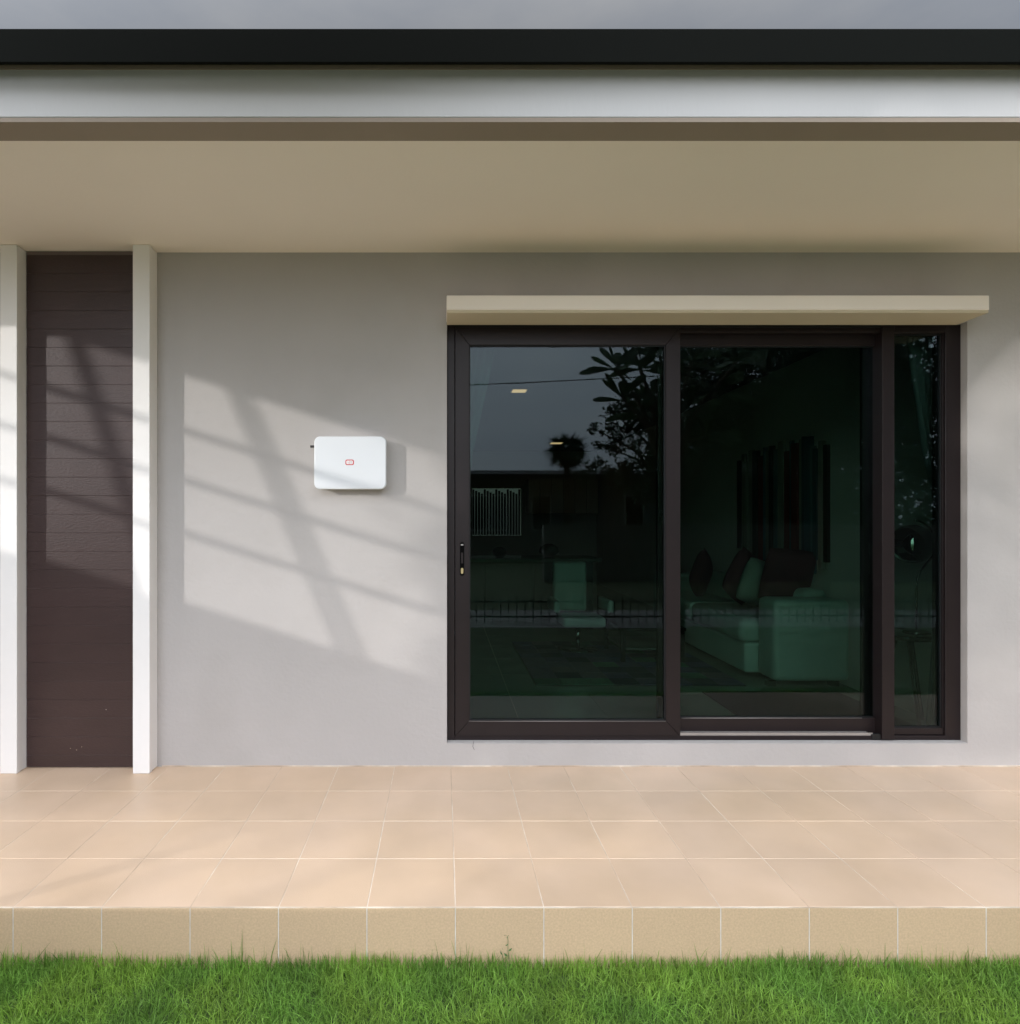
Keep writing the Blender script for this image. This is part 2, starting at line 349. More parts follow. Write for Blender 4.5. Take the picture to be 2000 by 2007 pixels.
pill('keyhole', fx(1707.5, d3), fz(1110, d3), fz(1083, d3), .009, .1355, .1368, M['black'], s2)

# ------------------------------------------------ interior shell
IX0, IX1, IY1, IZ = -2.4, 3.2, 9.6, 2.75
obox('interior_wall', IX1, IX1+.12, .1605, IY1, 0, IZ, M['iwall'], house); obox('interior_wall', IX0-.12, IX0, .1605, IY1, 0, IZ, M['iwall'], house)
bm = bmesh.new(); KX0, KX1, KZ0, KZ1 = .60, 1.62, 1.0, 1.98
box(bm, IX0-.12, KX0, IY1+.001, IY1+.12, 0, IZ); box(bm, KX1, IX1+.12, IY1+.001, IY1+.12, 0, IZ); box(bm, KX0, KX1, IY1+.001, IY1+.12, 0, KZ0); box(bm, KX0, KX1, IY1+.001, IY1+.12, KZ1, IZ)
bw = done('interior_wall', bm, M['iwall'], house); bw['label'] = 'far interior wall with a small kitchen window'
for i_ in range(17): obox('blind_slat', KX0+.005+i_*.06, KX0+.050+i_*.06, IY1+.02, IY1+.024+.01*(i_ % 3), KZ0+.01, KZ1-.03*(i_ % 4)-.02, M['counter'], bw)
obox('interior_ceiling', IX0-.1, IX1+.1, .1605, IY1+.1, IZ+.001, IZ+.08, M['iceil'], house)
fl = obox('interior_floor', IX0-.1, IX1+.1, .1605, IY1+.1, -.12, -.004, M['grout'], house)
bm = bmesh.new(); box(bm, 0, .597, 0, .597, -.004, .0); t0 = done('floor_tile', bm, M['ifloor'], fl)
k = 0
for i in range(10):
    for j in range(16):
        o = t0 if k == 0 else copy_part(t0, fl); k += 1
        o.location = (IX0-.1+.6*i, .17+.6*j, 0)
        if i == 9: o.scale.x = .6

# ================================================================== TERRACE
ter = obox('terrace', XL, XR, -1.2064, -.0005, -.35, -.0012, M['grout']); tag(ter, kind='structure', label='raised terrace floor of beige square tiles', )
T = .2995
bm = bmesh.new(); box(bm, .0016, T-.0012, .0016, T-.0012, -.008, 0); tt = done('tile', bm, M['tile'], ter, .0009)
bm = bmesh.new(); box(bm, .0014, T-.0014, -.008, 0, -.30, -.0025); rt = done('riser_tile', bm, M['riser'], ter, .0009)
k = 0
for i in range(-17, 19):
    X = .0415+.30*i
    for j in range(4):
        o = tt if k == 0 else copy_part(tt, ter); k += 1
        o.location = (X, -1.2045+.3005*j, random.uniform(-.0004, .0004)); o.rotation_euler.z = random.uniform(-.001, .001)
        if j == 3: o.scale.y = .99
    o = rt if i == -17 else copy_part(rt, ter); o.location = (X, -1.1995, 0)
    obox('grout_joint', X-.0012, X+.0012, -1.2073, -1.2066, -.30, -.0035, M['jointw'], ter)
obox('grout_line', XL, XR, -1.2072, -1.2030, -.0030, -.0002, M['grout'], ter)

# ================================================================== WALL BOX
bx = thing('wall_box', 'white rounded electronics box with a small red emblem, mounted on the grey wall', 'electronics box', (-.486, 0, 1.612))
def rrect(x0, x1, z0, z1, r, n=7):
    pts = []
    for cx, cz, a0 in ((x1-r, z1-r, 0), (x0+r, z1-r, 90), (x0+r, z0+r, 180), (x1-r, z0+r, 270)):
        for k in range(n): a = math.radians(a0+90*k/(n-1)); pts.append((cx+r*math.cos(a), cz+r*math.sin(a)))
    return pts
BX0, BX1, BZ0, BZ1 = -.674, -.297, 1.4745, 1.751
prism('back_shell', rrect(BX0+.006, BX1-.006, BZ0+.006, BZ1-.006, .026), -.0615, -.001, M['plastic'], bx)
bm = bmesh.new(); prof = [(0, -.062), (0, -.070), (.0012, -.0730), (.0035, -.0748), (.007, -.0752)]
rings = [[bm.verts.new((x, y, z)) for x, z in rrect(BX0+i_, BX1-i_, BZ0+i_, BZ1-i_, .031-i_)] for i_, y in prof]
for a, b in zip(rings, rings[1:]):
    for k in range(len(a)): bm.faces.new((a[k], a[(k+1) % len(a)], b[(k+1) % len(a)], b[k]))
bm.faces.new(rings[0][::-1]); bm.faces.new(rings[-1]); bmesh.ops.recalc_face_normals(bm, faces=bm.faces)
cov = done('cover', bm, M['plastic'], bx, smooth=True)
zc = BZ1-.0485
tube('cable_gland', [(BX0-.027, -.035, zc), (BX0+.012, -.035, zc)], .0066, M['black'], bx, 10)
tube('cable_gland', [(BX0-.004, -.035, zc), (BX0+.008, -.035, zc)], .0072, M['black'], bx, 6)
ex0, ex1, ez0, ez1 = -.674+.1636, -.674+.2085, 1.4745+.126, 1.4745+.155
em = prism('emblem', rrect(ex0, ex1, ez0, ez1, .009), -.0757, -.0753, M['red'], bx)
prism('emblem_field', rrect(ex0+.0055, ex1-.0055, ez0+.0050, ez1-.0050, .0055), -.0761, -.0758, M['pale'], em)
xm = (ex0+ex1)/2-.0015
obox('emblem_stroke', xm-.0007, xm+.0007, -.0765, -.0762, ez0+.0052, ez1-.0052, M['red'], em)
obox('emblem_stroke', xm-.0085, xm-.0073, -.0765, -.0762, ez0+.0105, ez1-.006, M['greyp'], em)
obox('emblem_stroke', xm-.0070, xm-.0009, -.0765, -.0762, ez0+.0105, ez0+.0120, M['greyp'], em)
obox('emblem_stroke', xm+.0045, xm+.0135, -.0765, -.0762, ez0+.0100, ez0+.0122, M['greyp'], em)
obox('emblem_stroke', xm+.0045, xm+.0135, -.0765, -.0762, ez0+.0165, ez0+.0187, M['greyp'], em)

# ================================================================== LAWN
LZ = -.205
g = obox('lawn_ground', -120, 120, -160, 40, LZ-.3, LZ-.012, M['lawn']); tag(g, 'open lawn ground reaching to the horizon', kind='structure')
g = obox('soil', -3.6, 4.2, -2.1, -1.2095, LZ-.011, LZ, M['soil']); tag(g, 'dark soil under the near grass', kind='structure')
def blades(n, X, Y, H, Wd, lean, zbase):
    ph = rng.random(n)*2*math.pi; dx, dy = np.cos(ph), np.sin(ph); sx, sy = -dy, dx
    a = rng.random(n)*2*math.pi; sx, sy = np.cos(a), np.sin(a)
    V = np.zeros((n, 7, 3)); t = np.array([0, .38, .72, 1.0])
    for k, tk in enumerate(t):
        off = lean*H*tk**1.7; z = H*(tk-lean*.38*tk**2.2)
        px, py, pz = X+dx*off, Y+dy*off, zbase+z
        wk = Wd*(1-tk**2.2)*.5
        if k < 3:
            V[:, 2*k] = np.stack([px-sx*wk, py-sy*wk, pz], 1); V[:, 2*k+1] = np.stack([px+sx*wk, py+sy*wk, pz], 1)
        else: V[:, 6] = np.stack([px, py, pz], 1)
    b = np.arange(n)[:, None]*7
    Q = np.concatenate([b+np.array([0, 1, 3, 2]), b+np.array([2, 3, 5, 4])]); Tr = b+np.array([4, 5, 6])
    return V.reshape(-1, 3), Q, Tr
def vnoise(x, y, s):
    r = np.random.default_rng(int(s*97)); o = np.zeros_like(x)
    for _ in range(9):
        kx, ky, p, am = r.normal()*s, r.normal()*s, r.random()*6.28, r.random()
        o += am*np.sin(kx*x+ky*y+p)
    return o/2.2
n = 104000
X = rng.uniform(-2.6, 3.3, n); Y = -1.212-rng.random(n)**1.15*.75
H = .034+.024*rng.random(n)+.006*vnoise(X, Y, 9.)
nearwall = np.clip(1-(-1.212-Y)/.06, 0, 1)
H += nearwall*(.008+.018*np.clip(vnoise(X, Y*0, 7.), -.8, 1.2)+.018*np.clip(-X-.5, 0, 1)); H = np.clip(H, .018, .09)
lean = np.clip(rng.random(n)*1.25+.1-.45*nearwall, .05, 1.35)
V1, Q1, T1 = blades(n, X, Y, H, .0018+.0017*rng.random(n), lean, LZ)
n2 = 2600; X2 = rng.uniform(-2.4, 3.1, n2); Y2 = -1.212-rng.random(n2)**2*.10
tall = rng.random(n2)**4
V2, Q2, T2 = blades(n2, X2, Y2, .045+.022*rng.random(n2)+.05*tall, .0018+.001*rng.random(n2), rng.random(n2)*.5, LZ)
off = len(V1); np_mesh('grass', np.concatenate([V1, V2]), np.concatenate([Q1, Q2+off]), np.concatenate([T1, T2+off]), M['grass'])
tag(bpy.data.objects['grass'], 'short green lawn grass in front of the tiled terrace', 'grass', kind='stuff')
def px_ground(px, Y): return (px-869)*(3.31+Y)/F
def sprout(px, Y, hh, lean_, n_=3, lab=''):
    o = thing('tall_grass_blade', lab, 'grass blade', (px_ground(px, Y), Y, LZ))
    x = px_ground(px, Y); tip = Vector((x+lean_*hh, Y+.005, LZ+hh))
    bm = bmesh.new(); b = Vector((x, Y, LZ)); mid = b.lerp(tip, .5)+Vector((-lean_*.12*hh, 0, 0))
    q = [b+Vector((-.0017, 0, 0)), b+Vector((.0017, 0, 0)), mid+Vector((.0014, 0, 0)), mid+Vector((-.0014, 0, 0)), tip]
    vv = [bm.verts.new(p) for p in q]; vv2 = [bm.verts.new(p+Vector((0, .0006, 0))) for p in q[:4]]
    bm.faces.new((vv[0], vv[1], vv[2], vv[3])); bm.faces.new((vv[3], vv[2], vv[4])); bm.faces.new((vv2[1], vv2[0], vv2[3], vv2[2])); bm.faces.new((vv2[2], vv2[3], vv[4]))
    bm.faces.new((vv[0], vv[3], vv2[3], vv2[0])); bm.faces.new((vv[1], vv2[1], vv2[2], vv[2])); bm.faces.new((vv[3], vv[4], vv2[3])); bm.faces.new((vv[2], vv2[2], vv[4]))
    bmesh.ops.recalc_face_normals(bm, faces=bm.faces)
    return done('blade', bm, M['grass'], o)
sprout(474, -1.222, .145, 0.0, lab='tallest upright grass blade against the tile riser, left side')
sprout(527, -1.222, .115, .25, lab='long grass blade leaning right beside the tallest upright one')
sprout(455, -1.222, .105, -.05, lab='thin upright grass blade left of the tallest one')
sprout(62, -1.222, .10, .65, lab='long grass blade leaning right near the left picture edge')
sprout(1372, -1.222, .095, -.2, lab='tall grass blade leaning left, right of the small weed')
# small weed
wd = thing('weed', 'small wild plant with two thin stems and tiny buds growing against the tile riser', 'weed', (px_ground(1000, -1.22), -1.22, LZ))
wx = px_ground(1000, -1.221)
def wpt(px, py): return ((px-869)*2.09/F, -1.221, CAMZ-(py-1020)*2.09/F)
tube('stem', [wpt(1001, 1900), wpt(999, 1890), wpt(996, 1865), wpt(996, 1842), wpt(995, 1836)], .0009, M['weed'], wd, 5)
tube('stem', [wpt(988, 1898), wpt(987, 1885), wpt(985, 1872), wpt(983, 1866)], .0008, M['weed'], wd, 5)
for (a, b, wdt) in (((997, 1864), (1004, 1858), .0035), ((995, 1874), (988, 1868), .0042), ((996, 1850), (991, 1854), .0022), ((1001, 1897), (1004, 1888), .0050), ((985, 1872), (980, 1864), .002)):
    A, B = Vector(wpt(*a)), Vector(wpt(*b)); m_ = (A+B)/2; pr = (B-A).cross(Vector((0, 1, 0))).normalized()*wdt
    bm = bmesh.new(); vv = [bm.verts.new(p) for p in (A, m_+pr+Vector((0, -.002, 0)), B, m_-pr+Vector((0, -.002, 0)))]; v2 = [bm.verts.new(v.co+Vector((0, .0008, 0))) for v in vv]
    bm.faces.new(vv); bm.faces.new(v2[::-1])
    for q in range(4): bm.faces.new((vv[q], v2[q], v2[(q+1) % 4], vv[(q+1) % 4]))
    done('leaf', bm, M['weed'], wd)
for p_ in ((995, 1835), (992, 1833.5), (997, 1834), (994, 1838), (989, 1833.5), (982, 1864), (985.5, 1860)):
    c = wpt(*p_); lathe('bud', [(.0002, -.0015), (.0014, 0), (.0002, .0016)], c, M['weed'], wd, 6)

# ================================================================== INTERIOR THINGS
def P(px, py, d): return ((px-869)*d/F, d-3.31, CAMZ-(py-1020)*d/F)
sofa = thing('sofa', 'pale leather sofa seen through the right glass, broad arm towards the window', 'sofa', (2.9, 2.4, 0))
def rbox(name, x0, x1, y0, y1, z0, z1, m, parent, r=.04):
    return obox(name, x0, x1, y0, y1, z0, z1, m, parent, r, 4)
rbox('arm', 2.585, 3.185, 1.53, 1.80, .05, .69, M['sofa'], sofa, .045); rbox('base', 2.49, 3.18, 1.81, 3.9, .05, .30, M['sofa'], sofa, .03)
rbox('seat_cushion', 2.45, 3.0, 1.81, 2.83, .305, .50, M['sofa'], sofa, .05); rbox('seat_cushion', 2.45, 3.0, 2.85, 3.88, .305, .50, M['sofa'], sofa, .05)
rbox('backrest', 2.98, 3.18, 1.81, 3.9, .31, .74, M['sofa'], sofa, .05); rbox('arm', 2.53, 3.18, 3.92, 4.19, .05, .69, M['sofa'], sofa, .045)
for x, y in ((2.6, 1.62), (3.1, 1.62), (2.6, 4.1), (3.1, 4.1)): obox('foot', x-.03, x+.03, y-.03, y+.03, .001, .05, M['chrome'], sofa)
def cushion(x, y, z, sx, rot, m, lab):
    o = thing('throw_cushion', lab, 'cushion', (x, y, z), 'throw cushions on the sofa'); bm = bmesh.new()
    n = 10; gr = {}
    for s in (1, -1):
        for i in range(n+1):
            for j in range(n+1):
                u, v = i/n*2-1, j/n*2-1; th = .075*((1-u**4)*(1-v**4))**.6; pin = 1-.06*(u*u*v*v)
                edge = i in (0, n) or j in (0, n)
                if edge and s == -1: gr[s, i, j] = gr[1, i, j]; continue
                gr[s, i, j] = bm.verts.new((u*sx*pin, s*th, v*sx*pin))
        for i in range(n):
            for j in range(n):
                q = [gr[s, i, j], gr[s, i+1, j], gr[s, i+1, j+1], gr[s, i, j+1]]; bm.faces.new(q if s == 1 else q[::-1])
    me = bpy.data.meshes.new('cushion_cover'); bm.to_mesh(me); bm.free(); c = link('cushion_cover', me, m, o, True); c.matrix_parent_inverse = Matrix(); o.rotation_euler = rot
cushion(2.95, 2.0, .84, .235, (.22, .10, .12), M['cush'], 'dark plum throw cushion nearest the broad sofa arm')
cushion(2.74, 2.36, .80, .225, (.25, .45, .7), M['cush'], 'dark plum throw cushion leaning in the middle of the sofa')
cushion(2.78, 2.16, .76, .20, (.15, .3, .4), M['cushg'], 'pale throw cushion squeezed between the two plum ones')
cushion(2.75, 3.3, .74, .22, (.2, .6, 1.0), M['cush'], 'dark plum throw cushion at the far end of the sofa')
# wall hanging of vertical strips on the right-hand interior wall
wh = thing('wall_hanging', 'wide wall hanging of vertical dark, teal and red strips on the right interior wall', 'wall hanging', (3.19, 3, .9))
cols = [(.01, .012, .012), (.02, .04, .055), (.05, .075, .09), (.08, .01, .012), (.13, .12, .11), (.02, .02, .02), (.03, .06, .08), (.10, .10, .095)]
hm = [mat('strip_cloth', tuple(v*2.2 for v in c), .9, .25, 4, stretch=(1, 6, .4)) for c in cols]
y = 1.80
while y < 3.32:
    wv = random.uniform(.03, .11); zt_ = 2.03+random.uniform(-.12, .03)
    obox('strip', 3.165-random.random()*.02, 3.192, y, y+wv-.006, .92+random.uniform(-.1, .1), zt_, random.choice(hm), wh, .004); y += wv
# rug
rug = thing('rug', 'patchwork rug of dark purple, blue and green rectangles on the interior floor', 'rug', (1.55, 2.5, .001))
rcol = [mat('rug_patch_cloth', tuple(v*2.6 for v in c), .95, .2, 30) for c in ((.03, .022, .05), (.02, .02, .05), (.04, .03, .05), (.028, .06, .04), (.012, .012, .02), (.05, .035, .045), (.02, .045, .03), (.16, .22, .19))]
obox('backing', .735, 2.40, 1.60, 3.35, .001, .006, M['black'], rug)
for i in range(8):
    for j in range(9):
        a = .74+i*.207; b = 1.605+j*.1935; obox('patch', a, a+.204, b, b+.190, .0065, .012+random.random()*.003, random.choices(rcol, (5, 4, 5, 2, 5, 4, 2, .6))[0], rug)
mt = thing('floor_mat', 'plain navy floor mat in front of the sofa arm', 'mat', (2.5, .9, .001)); obox('mat_body', 1.97, 3.0, .33, 1.42, .001, .010, M['navy'], mt, .003)
bm = bmesh.new(); 
o = lathe('red_bottle', [(.012, 0), (.014, .02), (.013, .08), (.006, .10), (.006, .115)], (2.19, .36, .0105), M['wine'], None, 10); tag(o, 'small red bottle standing on the navy floor mat', 'bottle')
# side table + lamp
tb = thing('side_table', 'round black side table on splayed legs behind the narrow right pane', 'table', (3.0, .72, 0))
tx, ty = 3.0, .72; lathe('table_top', [(.18, .555), (.195, .56), (.20, .575), (.195, .585), (.18, .588)], (tx, ty, 0), M['dark'], tb, 36)
for a in (20, 140, 260):
    a = math.radians(a); tube('leg', [(tx+.05*math.cos(a), ty+.05*math.sin(a), .553), (tx+.17*math.cos(a), ty+.17*math.sin(a), .002)], [.016, .010], M['dark'], tb, 8)
lp = thing('globe_lamp', 'round smoked chrome globe lamp on a curved arm standing on the black side table', 'lamp', (3.05, .70, .59))
gx, gy, gz = 3.03, .70, 1.16; R_ = .125
lathe('base', [(.075, .589), (.078, .594), (.07, .602), (.01, .606)], (3.06, .70, 0), M['chrome'], lp)
lathe('globe', [(R_*math.sin(math.pi*k/20), -R_*math.cos(math.pi*k/20)) for k in range(21)], (gx, gy, gz), M['smoke'], lp, 40)
pts = [(3.06, .70, .60), (3.06, .70, .86), (3.064, .70, .93), (3.085, .70, .985)]
for a in range(-48, 96, 12): pts.append((gx+.155*math.cos(math.radians(a)), .70, gz+.155*math.sin(math.radians(a))))
tube('arm', pts, .006, M['chrome'], lp, 8)
# sheer curtain bundle at the right jamb
cu = thing('sheer_curtain', 'pale sheer curtain swept aside at the right end of the glass', 'curtain', (2.7, .26, 0))
def curtain(name, rows, m, parent, folds=9, amp=.018):
    bm = bmesh.new(); G = []
    nn = folds*6
    for (z, xa, xb, yy) in rows: G.append([bm.verts.new((xa+(xb-xa)*k/nn, yy+amp*math.sin(k/nn*folds*2*math.pi+z*1.3), z)) for k in range(nn+1)])
    for a, b in zip(G, G[1:]):
        for k in range(nn): bm.faces.new((a[k], a[k+1], b[k+1], b[k]))
    o = done(name, bm, m, parent, smooth=True); md = o.modifiers.new('solid', 'SOLIDIFY'); md.thickness = .002; return o
curtain('drape', [(2.70, 2.62, 3.05, .24), (2.2, 2.67, 3.05, .24), (1.7, 2.76, 3.0, .25), (1.45, 2.83, 2.99, .26), (1.2, 2.85, 2.99, .26), (.7, 2.83, 3.0, .26), (.06, 2.78, 3.02, .26)], M['sheer'], cu)
cu2 = thing('sheer_curtain', 'pale sheer curtain hanging behind the left jamb of the left glass', 'curtain', (.05, .26, 0))
curtain('drape', [(2.70, -.35, .34, .24), (2.2, -.35, .28, .24), (1.7, -.3, .17, .24), (1.3, -.3, .12, .24), (.06, -.3, .12, .24)], M['sheer'], cu2)
# counter with bowls
ct = thing('bar_counter', 'long dark kitchen counter seen through the left glass', 'counter', (1.0, 4.9, 0))
obox('carcass', -1.6, 1.85, 4.35, 4.95, .001, .80, M['counter'], ct); obox('worktop', -1.65, 1.95, 4.30, 5.0, .801, .845, M['ifloor'], ct, .004)
for x in (-1.0, -.4, .2, .8, 1.4): obox('door_panel', x-.28, x+.28, 4.335, 4.3495, .06, .77, M['counter'], ct, .003)
for (x, r, l) in ((.72, .10, 'round dark bowl on the kitchen counter'), (1.35, .13, 'taller conical dark pot on the kitchen counter')):
    o = lathe('bowl' if r < .12 else 'pot', [(r*.4, .0), (r, r*.5), (r*.85, r), (r*.3, r*1.3)], (x, 4.6, .846), M['counter'], None); tag(o, l, 'bowl' if r < .12 else 'pot')
# cabinet wall / shelving at the far end
cb = thing('wall_cabinet', 'pale kitchen wall cabinets behind the counter', 'cabinet', (.8, 9.4, 1.4))
for i in range(6): 
    x = 1.72+i*.235; obox('cabinet_door', x, x+.225, 9.18, 9.2, 1.45, 2.15, M['iwall'], cb, .004)
obox('cabinet_body', 1.72, 3.12, 9.2005, 9.55, 1.45, 2.15, M['counter'], cb)
# lounge chair
ch = thing('lounge_chair', 'pale swivel lounge chair beside the rug', 'chair', (1.4, 3.1, 0))
rbox('seat', 1.17, 1.60, 2.75, 3.15, .26, .36, M['sofa'], ch, .035); rbox('backrest', 1.15, 1.50, 3.16, 3.26, .36, .88, M['sofa'], ch, .035)
rbox('armrest', 1.62, 1.68, 2.78, 3.2, .40, .52, M['sofa'], ch, .02); rbox('armrest', 1.09, 1.15, 2.78, 3.2, .40, .52, M['sofa'], ch, .02)
tube('pedestal', [(1.36, 2.95, .02), (1.36, 2.95, .26)], .02, M['chrome'], ch); lathe('foot_plate', [(.20, 0.013), (.20, .02), (.03, .03)], (1.36, 2.95, 0), M['chrome'], ch)
# coffee table
cf = thing('coffee_table', 'low dark coffee table standing on the patchwork rug', 'table', (1.9, 2.6, 0))
obox('table_top', 1.62, 2.22, 2.35, 3.0, .30, .33, M['dark'], cf, .004); obox('shelf', 1.66, 2.18, 2.39, 2.96, .12, .14, M['counter'], cf)
for x in (1.65, 2.19):
    for yy in (2.38, 2.97): obox('leg', x-.018, x+.018, yy-.018, yy+.018, .016, .30, M['dark'], cf)
# ceiling lamps
for i, (x, yy, hw, lab) in enumerate(((.84, 3.55, .075, 'square recessed ceiling lamp nearest the left glass, glowing warm'), (2.1, 8.2, .10, 'square recessed ceiling lamp far back in the kitchen, glowing warm'))):
    o = thing('ceiling_lamp', lab, 'ceiling lamp', (x, yy, IZ), 'recessed ceiling lamps')
    obox('trim', x-hw-.015, x+hw+.015, yy-hw-.015, yy+hw+.015, IZ-.006, IZ-.0005, M['white'], o); obox('diffuser', x-hw, x+hw, yy-hw, yy+hw, IZ-.010, IZ-.0065, M['lamp'], o)

# ================================================================== GARDEN IN FRONT (seen mirrored in the glass)
g = obox('footpath', -30, 30, -7.1, -5.36, LZ-.0115, LZ-.006, M['path']); tag(g, 'pale concrete footpath beyond the lawn', kind='structure')
fe = thing('low_fence', 'low black metal fence along the footpath, mirrored in the glass', 'fence', (4, -5.75, LZ))
for zz in (-.11, .11): obox('rail', .2, 8.6, -5.76, -5.74, zz-.012, zz+.012, M['fence'], fe)
bm = bmesh.new(); box(bm, -.007, .007, -.007, .007, LZ-.006, .2); pk = done('picket', bm, M['fence'], fe)
for i in range(70): 
    o = pk if i == 0 else copy_part(pk, fe); o.location = (.25+.12*i, -5.75-.0001, 0)
for o in fe.children:
    if o.name.startswith('picket'): o.matrix_parent_inverse = fe.matrix_basis.inverted()
# neighbour house
nb = thing('neighbour_house', 'low neighbour house with dark hipped roof, mirrored in the left glass', 'house', (4, -22, LZ))
obox('wall', -6, 16, -28, -20.6, LZ-.01, 2.95, M['nwall'], nb)
bm = bmesh.new(); v = [bm.verts.new(p) for p in ((-6.6, -28.6, 2.96), (16.6, -28.6, 2.96), (16.6, -20, 2.96), (-6.6, -20, 2.96), (-2.3, -24.3, 3.55), (12.3, -24.3, 3.55))]
for f in ((0, 1, 5, 4), (1, 2, 5), (2, 3, 4, 5), (3, 0, 4), (3, 2, 1, 0)): bm.faces.new([v[i] for i in f])
done('roof', bm, M['nroof'], nb); obox('fascia', -6.65, 16.65, -19.99, -19.94, 2.86, 3.06, M['nroof'], nb)
for x in (1.0, 3.4, 7.0, 10.5):
    f = obox('window', x, x+1.5, -20.595, -20.55, .9, 2.3, M['white'], nb); obox('pane', x+.06, x+.72, -20.549, -20.54, .96, 2.24, M['dark'], f); obox('pane', x+.78, x+1.44, -20.549, -20.54, .96, 2.24, M['sheer'], f)
tag(obox('garden_wall', 2.5, 26, -12.2, -12.0, LZ-.01, 1.2, M['nwall']), 'grey boundary wall below the garden trees, mirrored in the glass', 'wall')
def tree(name, label, base, h, clumps, nleaf, size, m, group=None, r0=.12):
    t = thing(name, label, 'tree', base, group); x, y, z = base
    pts = [(x, y, z-.02), (x+.03, y, z+h*.35), (x-.04, y+.03, z+h*.7), (x, y, z+h)]
    bm = bmesh.new(); tube_bm(bm, pts, [r0, r0*.8, r0*.6, r0*.4], 9)
    for c in clumps[:10]: tube_bm(bm, [(x, y, z+h*random.uniform(.5, .95)), (x*.5+c[0]*.5, y*.5+c[1]*.5, (z+h)*.4+c[2]*.6-.1), c[:3]], [r0*.4, r0*.25, r0*.08], 6)
    done('trunk', bm, M['bark'], t, smooth=True); leaf_cloud('crown', clumps, nleaf, size, m, t)
    return t
def clumpset(cx, cy, cz, rx, ry, rz, n, s):
    o = []
    for _ in range(n):
        a, b = random.uniform(0, 6.28), random.uniform(-1, 1); q = random.random()**.5; c_ = math.sqrt(1-b*b)
        o.append((cx+rx*q*c_*math.cos(a), cy+ry*q*c_*math.sin(a), cz+rz*q*b, s*random.uniform(.7, 1.3), s*random.uniform(.7, 1.3), s*random.uniform(.5, .9)))
    return o
def pxc(px, py, r, d): p = ((px-869)*d/F, -(d-3.31), CAMZ-(py-1020)*d/F); q = r*d/F; return (*p, q, q, q*.8)
tree('broadleaf_tree', 'dense small-leaved tree behind the fence, mirrored in the middle of the glass', (5.2, -10.4, LZ), 2.6,
     [pxc(a, b, r, 13.4+random.uniform(-.5, .5)) for a, b, r in ((1280, 905, 40), (1320, 850, 55), (1380, 820, 60), (1390, 900, 60), (1440, 860, 60), (1205, 806, 22), (1235, 795, 34), (1166, 838, 13), (1183, 846, 9), (1193, 874, 15),
      (1215, 858, 22), (1180, 908, 17), (1176, 870, 13), (1200, 838, 20), (1210, 880, 20), (1240, 840, 26), (1160, 915, 16), (1200, 925, 22), (1232, 915, 26), (1250, 870, 22), (1262, 825, 38), (1300, 780, 50), (1350, 740, 60), (1420, 760, 60), (1230, 940, 34), (1150, 935, 22), (1290, 960, 50), (1480, 800, 60), (1500, 880, 70), (1460, 720, 60), (1540, 760, 70), (1390, 700, 50), (1450, 690, 50), (1520, 690, 55), (1345, 690, 40), (1580, 720, 60), (1560, 860, 70), (1620, 800, 80), (1640, 880, 80))], 34000, .095, M['leafd'])
tree('broadleaf_tree', 'tall spreading tree filling the mirror image in the right glass', (6.8, -7.6, LZ), 3.0, clumpset(7.2, -7.8, 4.1, 2.8, 1.8, 2.6, 34, .8), 36000, .11, M['leafd'])
tree('broadleaf_tree', 'large shade tree beyond the right end of the terrace, outside the picture', (9.6, -5.2, LZ), 3.2, clumpset(9.6, -5.2, 4.4, 2.6, 2.2, 2.4, 30, .85), 26000, .13, M['leaf'])
ut = thing('shadow_tree', 'added flat-crowned tree, unseen at far left, keeping the sun off the eaves beam', 'tree', (-5.0, -8.4, LZ))  # added for its shade: crown blocks the sun from the eaves beam
tube('trunk', [(-5.0, -8.4, LZ-.02), (-5.05, -8.4, 3), (-5.1, -8.4, 5.4), (-5.6, -8.35, 5.8), (-9, -8.3, 5.9), (-12.3, -8.3, 5.9)], [.14, .12, .10, .08, .05, .02], M['bark'], ut, 9)
leaf_cloud('crown', [(-12.6+i*.42, -8.3+random.uniform(-.4, .4), 5.96+random.uniform(-.08, .08), .4, .5, .36) for i in range(18)], 26000, .11, M['leafd'], ut)
sh = thing('screen_hedge', 'tall dense hedge behind the boundary wall, mirrored in the right glass', 'hedge', (11, -13.4, LZ))
leaf_cloud('foliage', [(6.2+i*.55, -13.4+random.uniform(-.3, .3), 1.4+j*.8+random.uniform(-.2, .2)-(.9 if i < 2 and j > 2 else 0), .6, .5, .6) for i in range(20) for j in range(5)], 30000, .16, M['leafd'], sh, .6, .4)
# frangipani with long finger leaves
fp = thing('frangipani_tree', 'frangipani with rosettes of long finger-like leaves, mirrored at the top of the left glass', 'tree', (3.2, -4.9, LZ))
tips = []
bm = bmesh.new(); tube_bm(bm, [(3.2, -4.9, LZ-.02), (3.15, -4.9, 1.0), (3.0, -4.85, 1.9)], [.09, .075, .06], 9)
def rp_(px, py, d): return Vector(((px-869)*d/F, -(d-3.31), CAMZ-(py-1020)*d/F))
for (px, py, d) in ((1212, 715, 8.0), (1262, 720, 8.2), (1225, 775, 8.1), (1300, 690, 8.3), (1290, 790, 8.3), (1330, 740, 8.5), (1240, 660, 8.3), (1370, 700, 8.2), (1360, 800, 8.4), (1260, 810, 8.5), (1420, 760, 8.3), (1400, 850, 8.3), (1460, 700, 8.4)):
    t_ = rp_(px, py, d); tips.append(t_); tube_bm(bm, [(3.0, -4.85, 1.85), Vector((3.0, -4.85, 2.3)).lerp(t_, .5), t_], [.045, .03, .018], 7)
done('trunk', bm, M['bark'], fp, smooth=True)
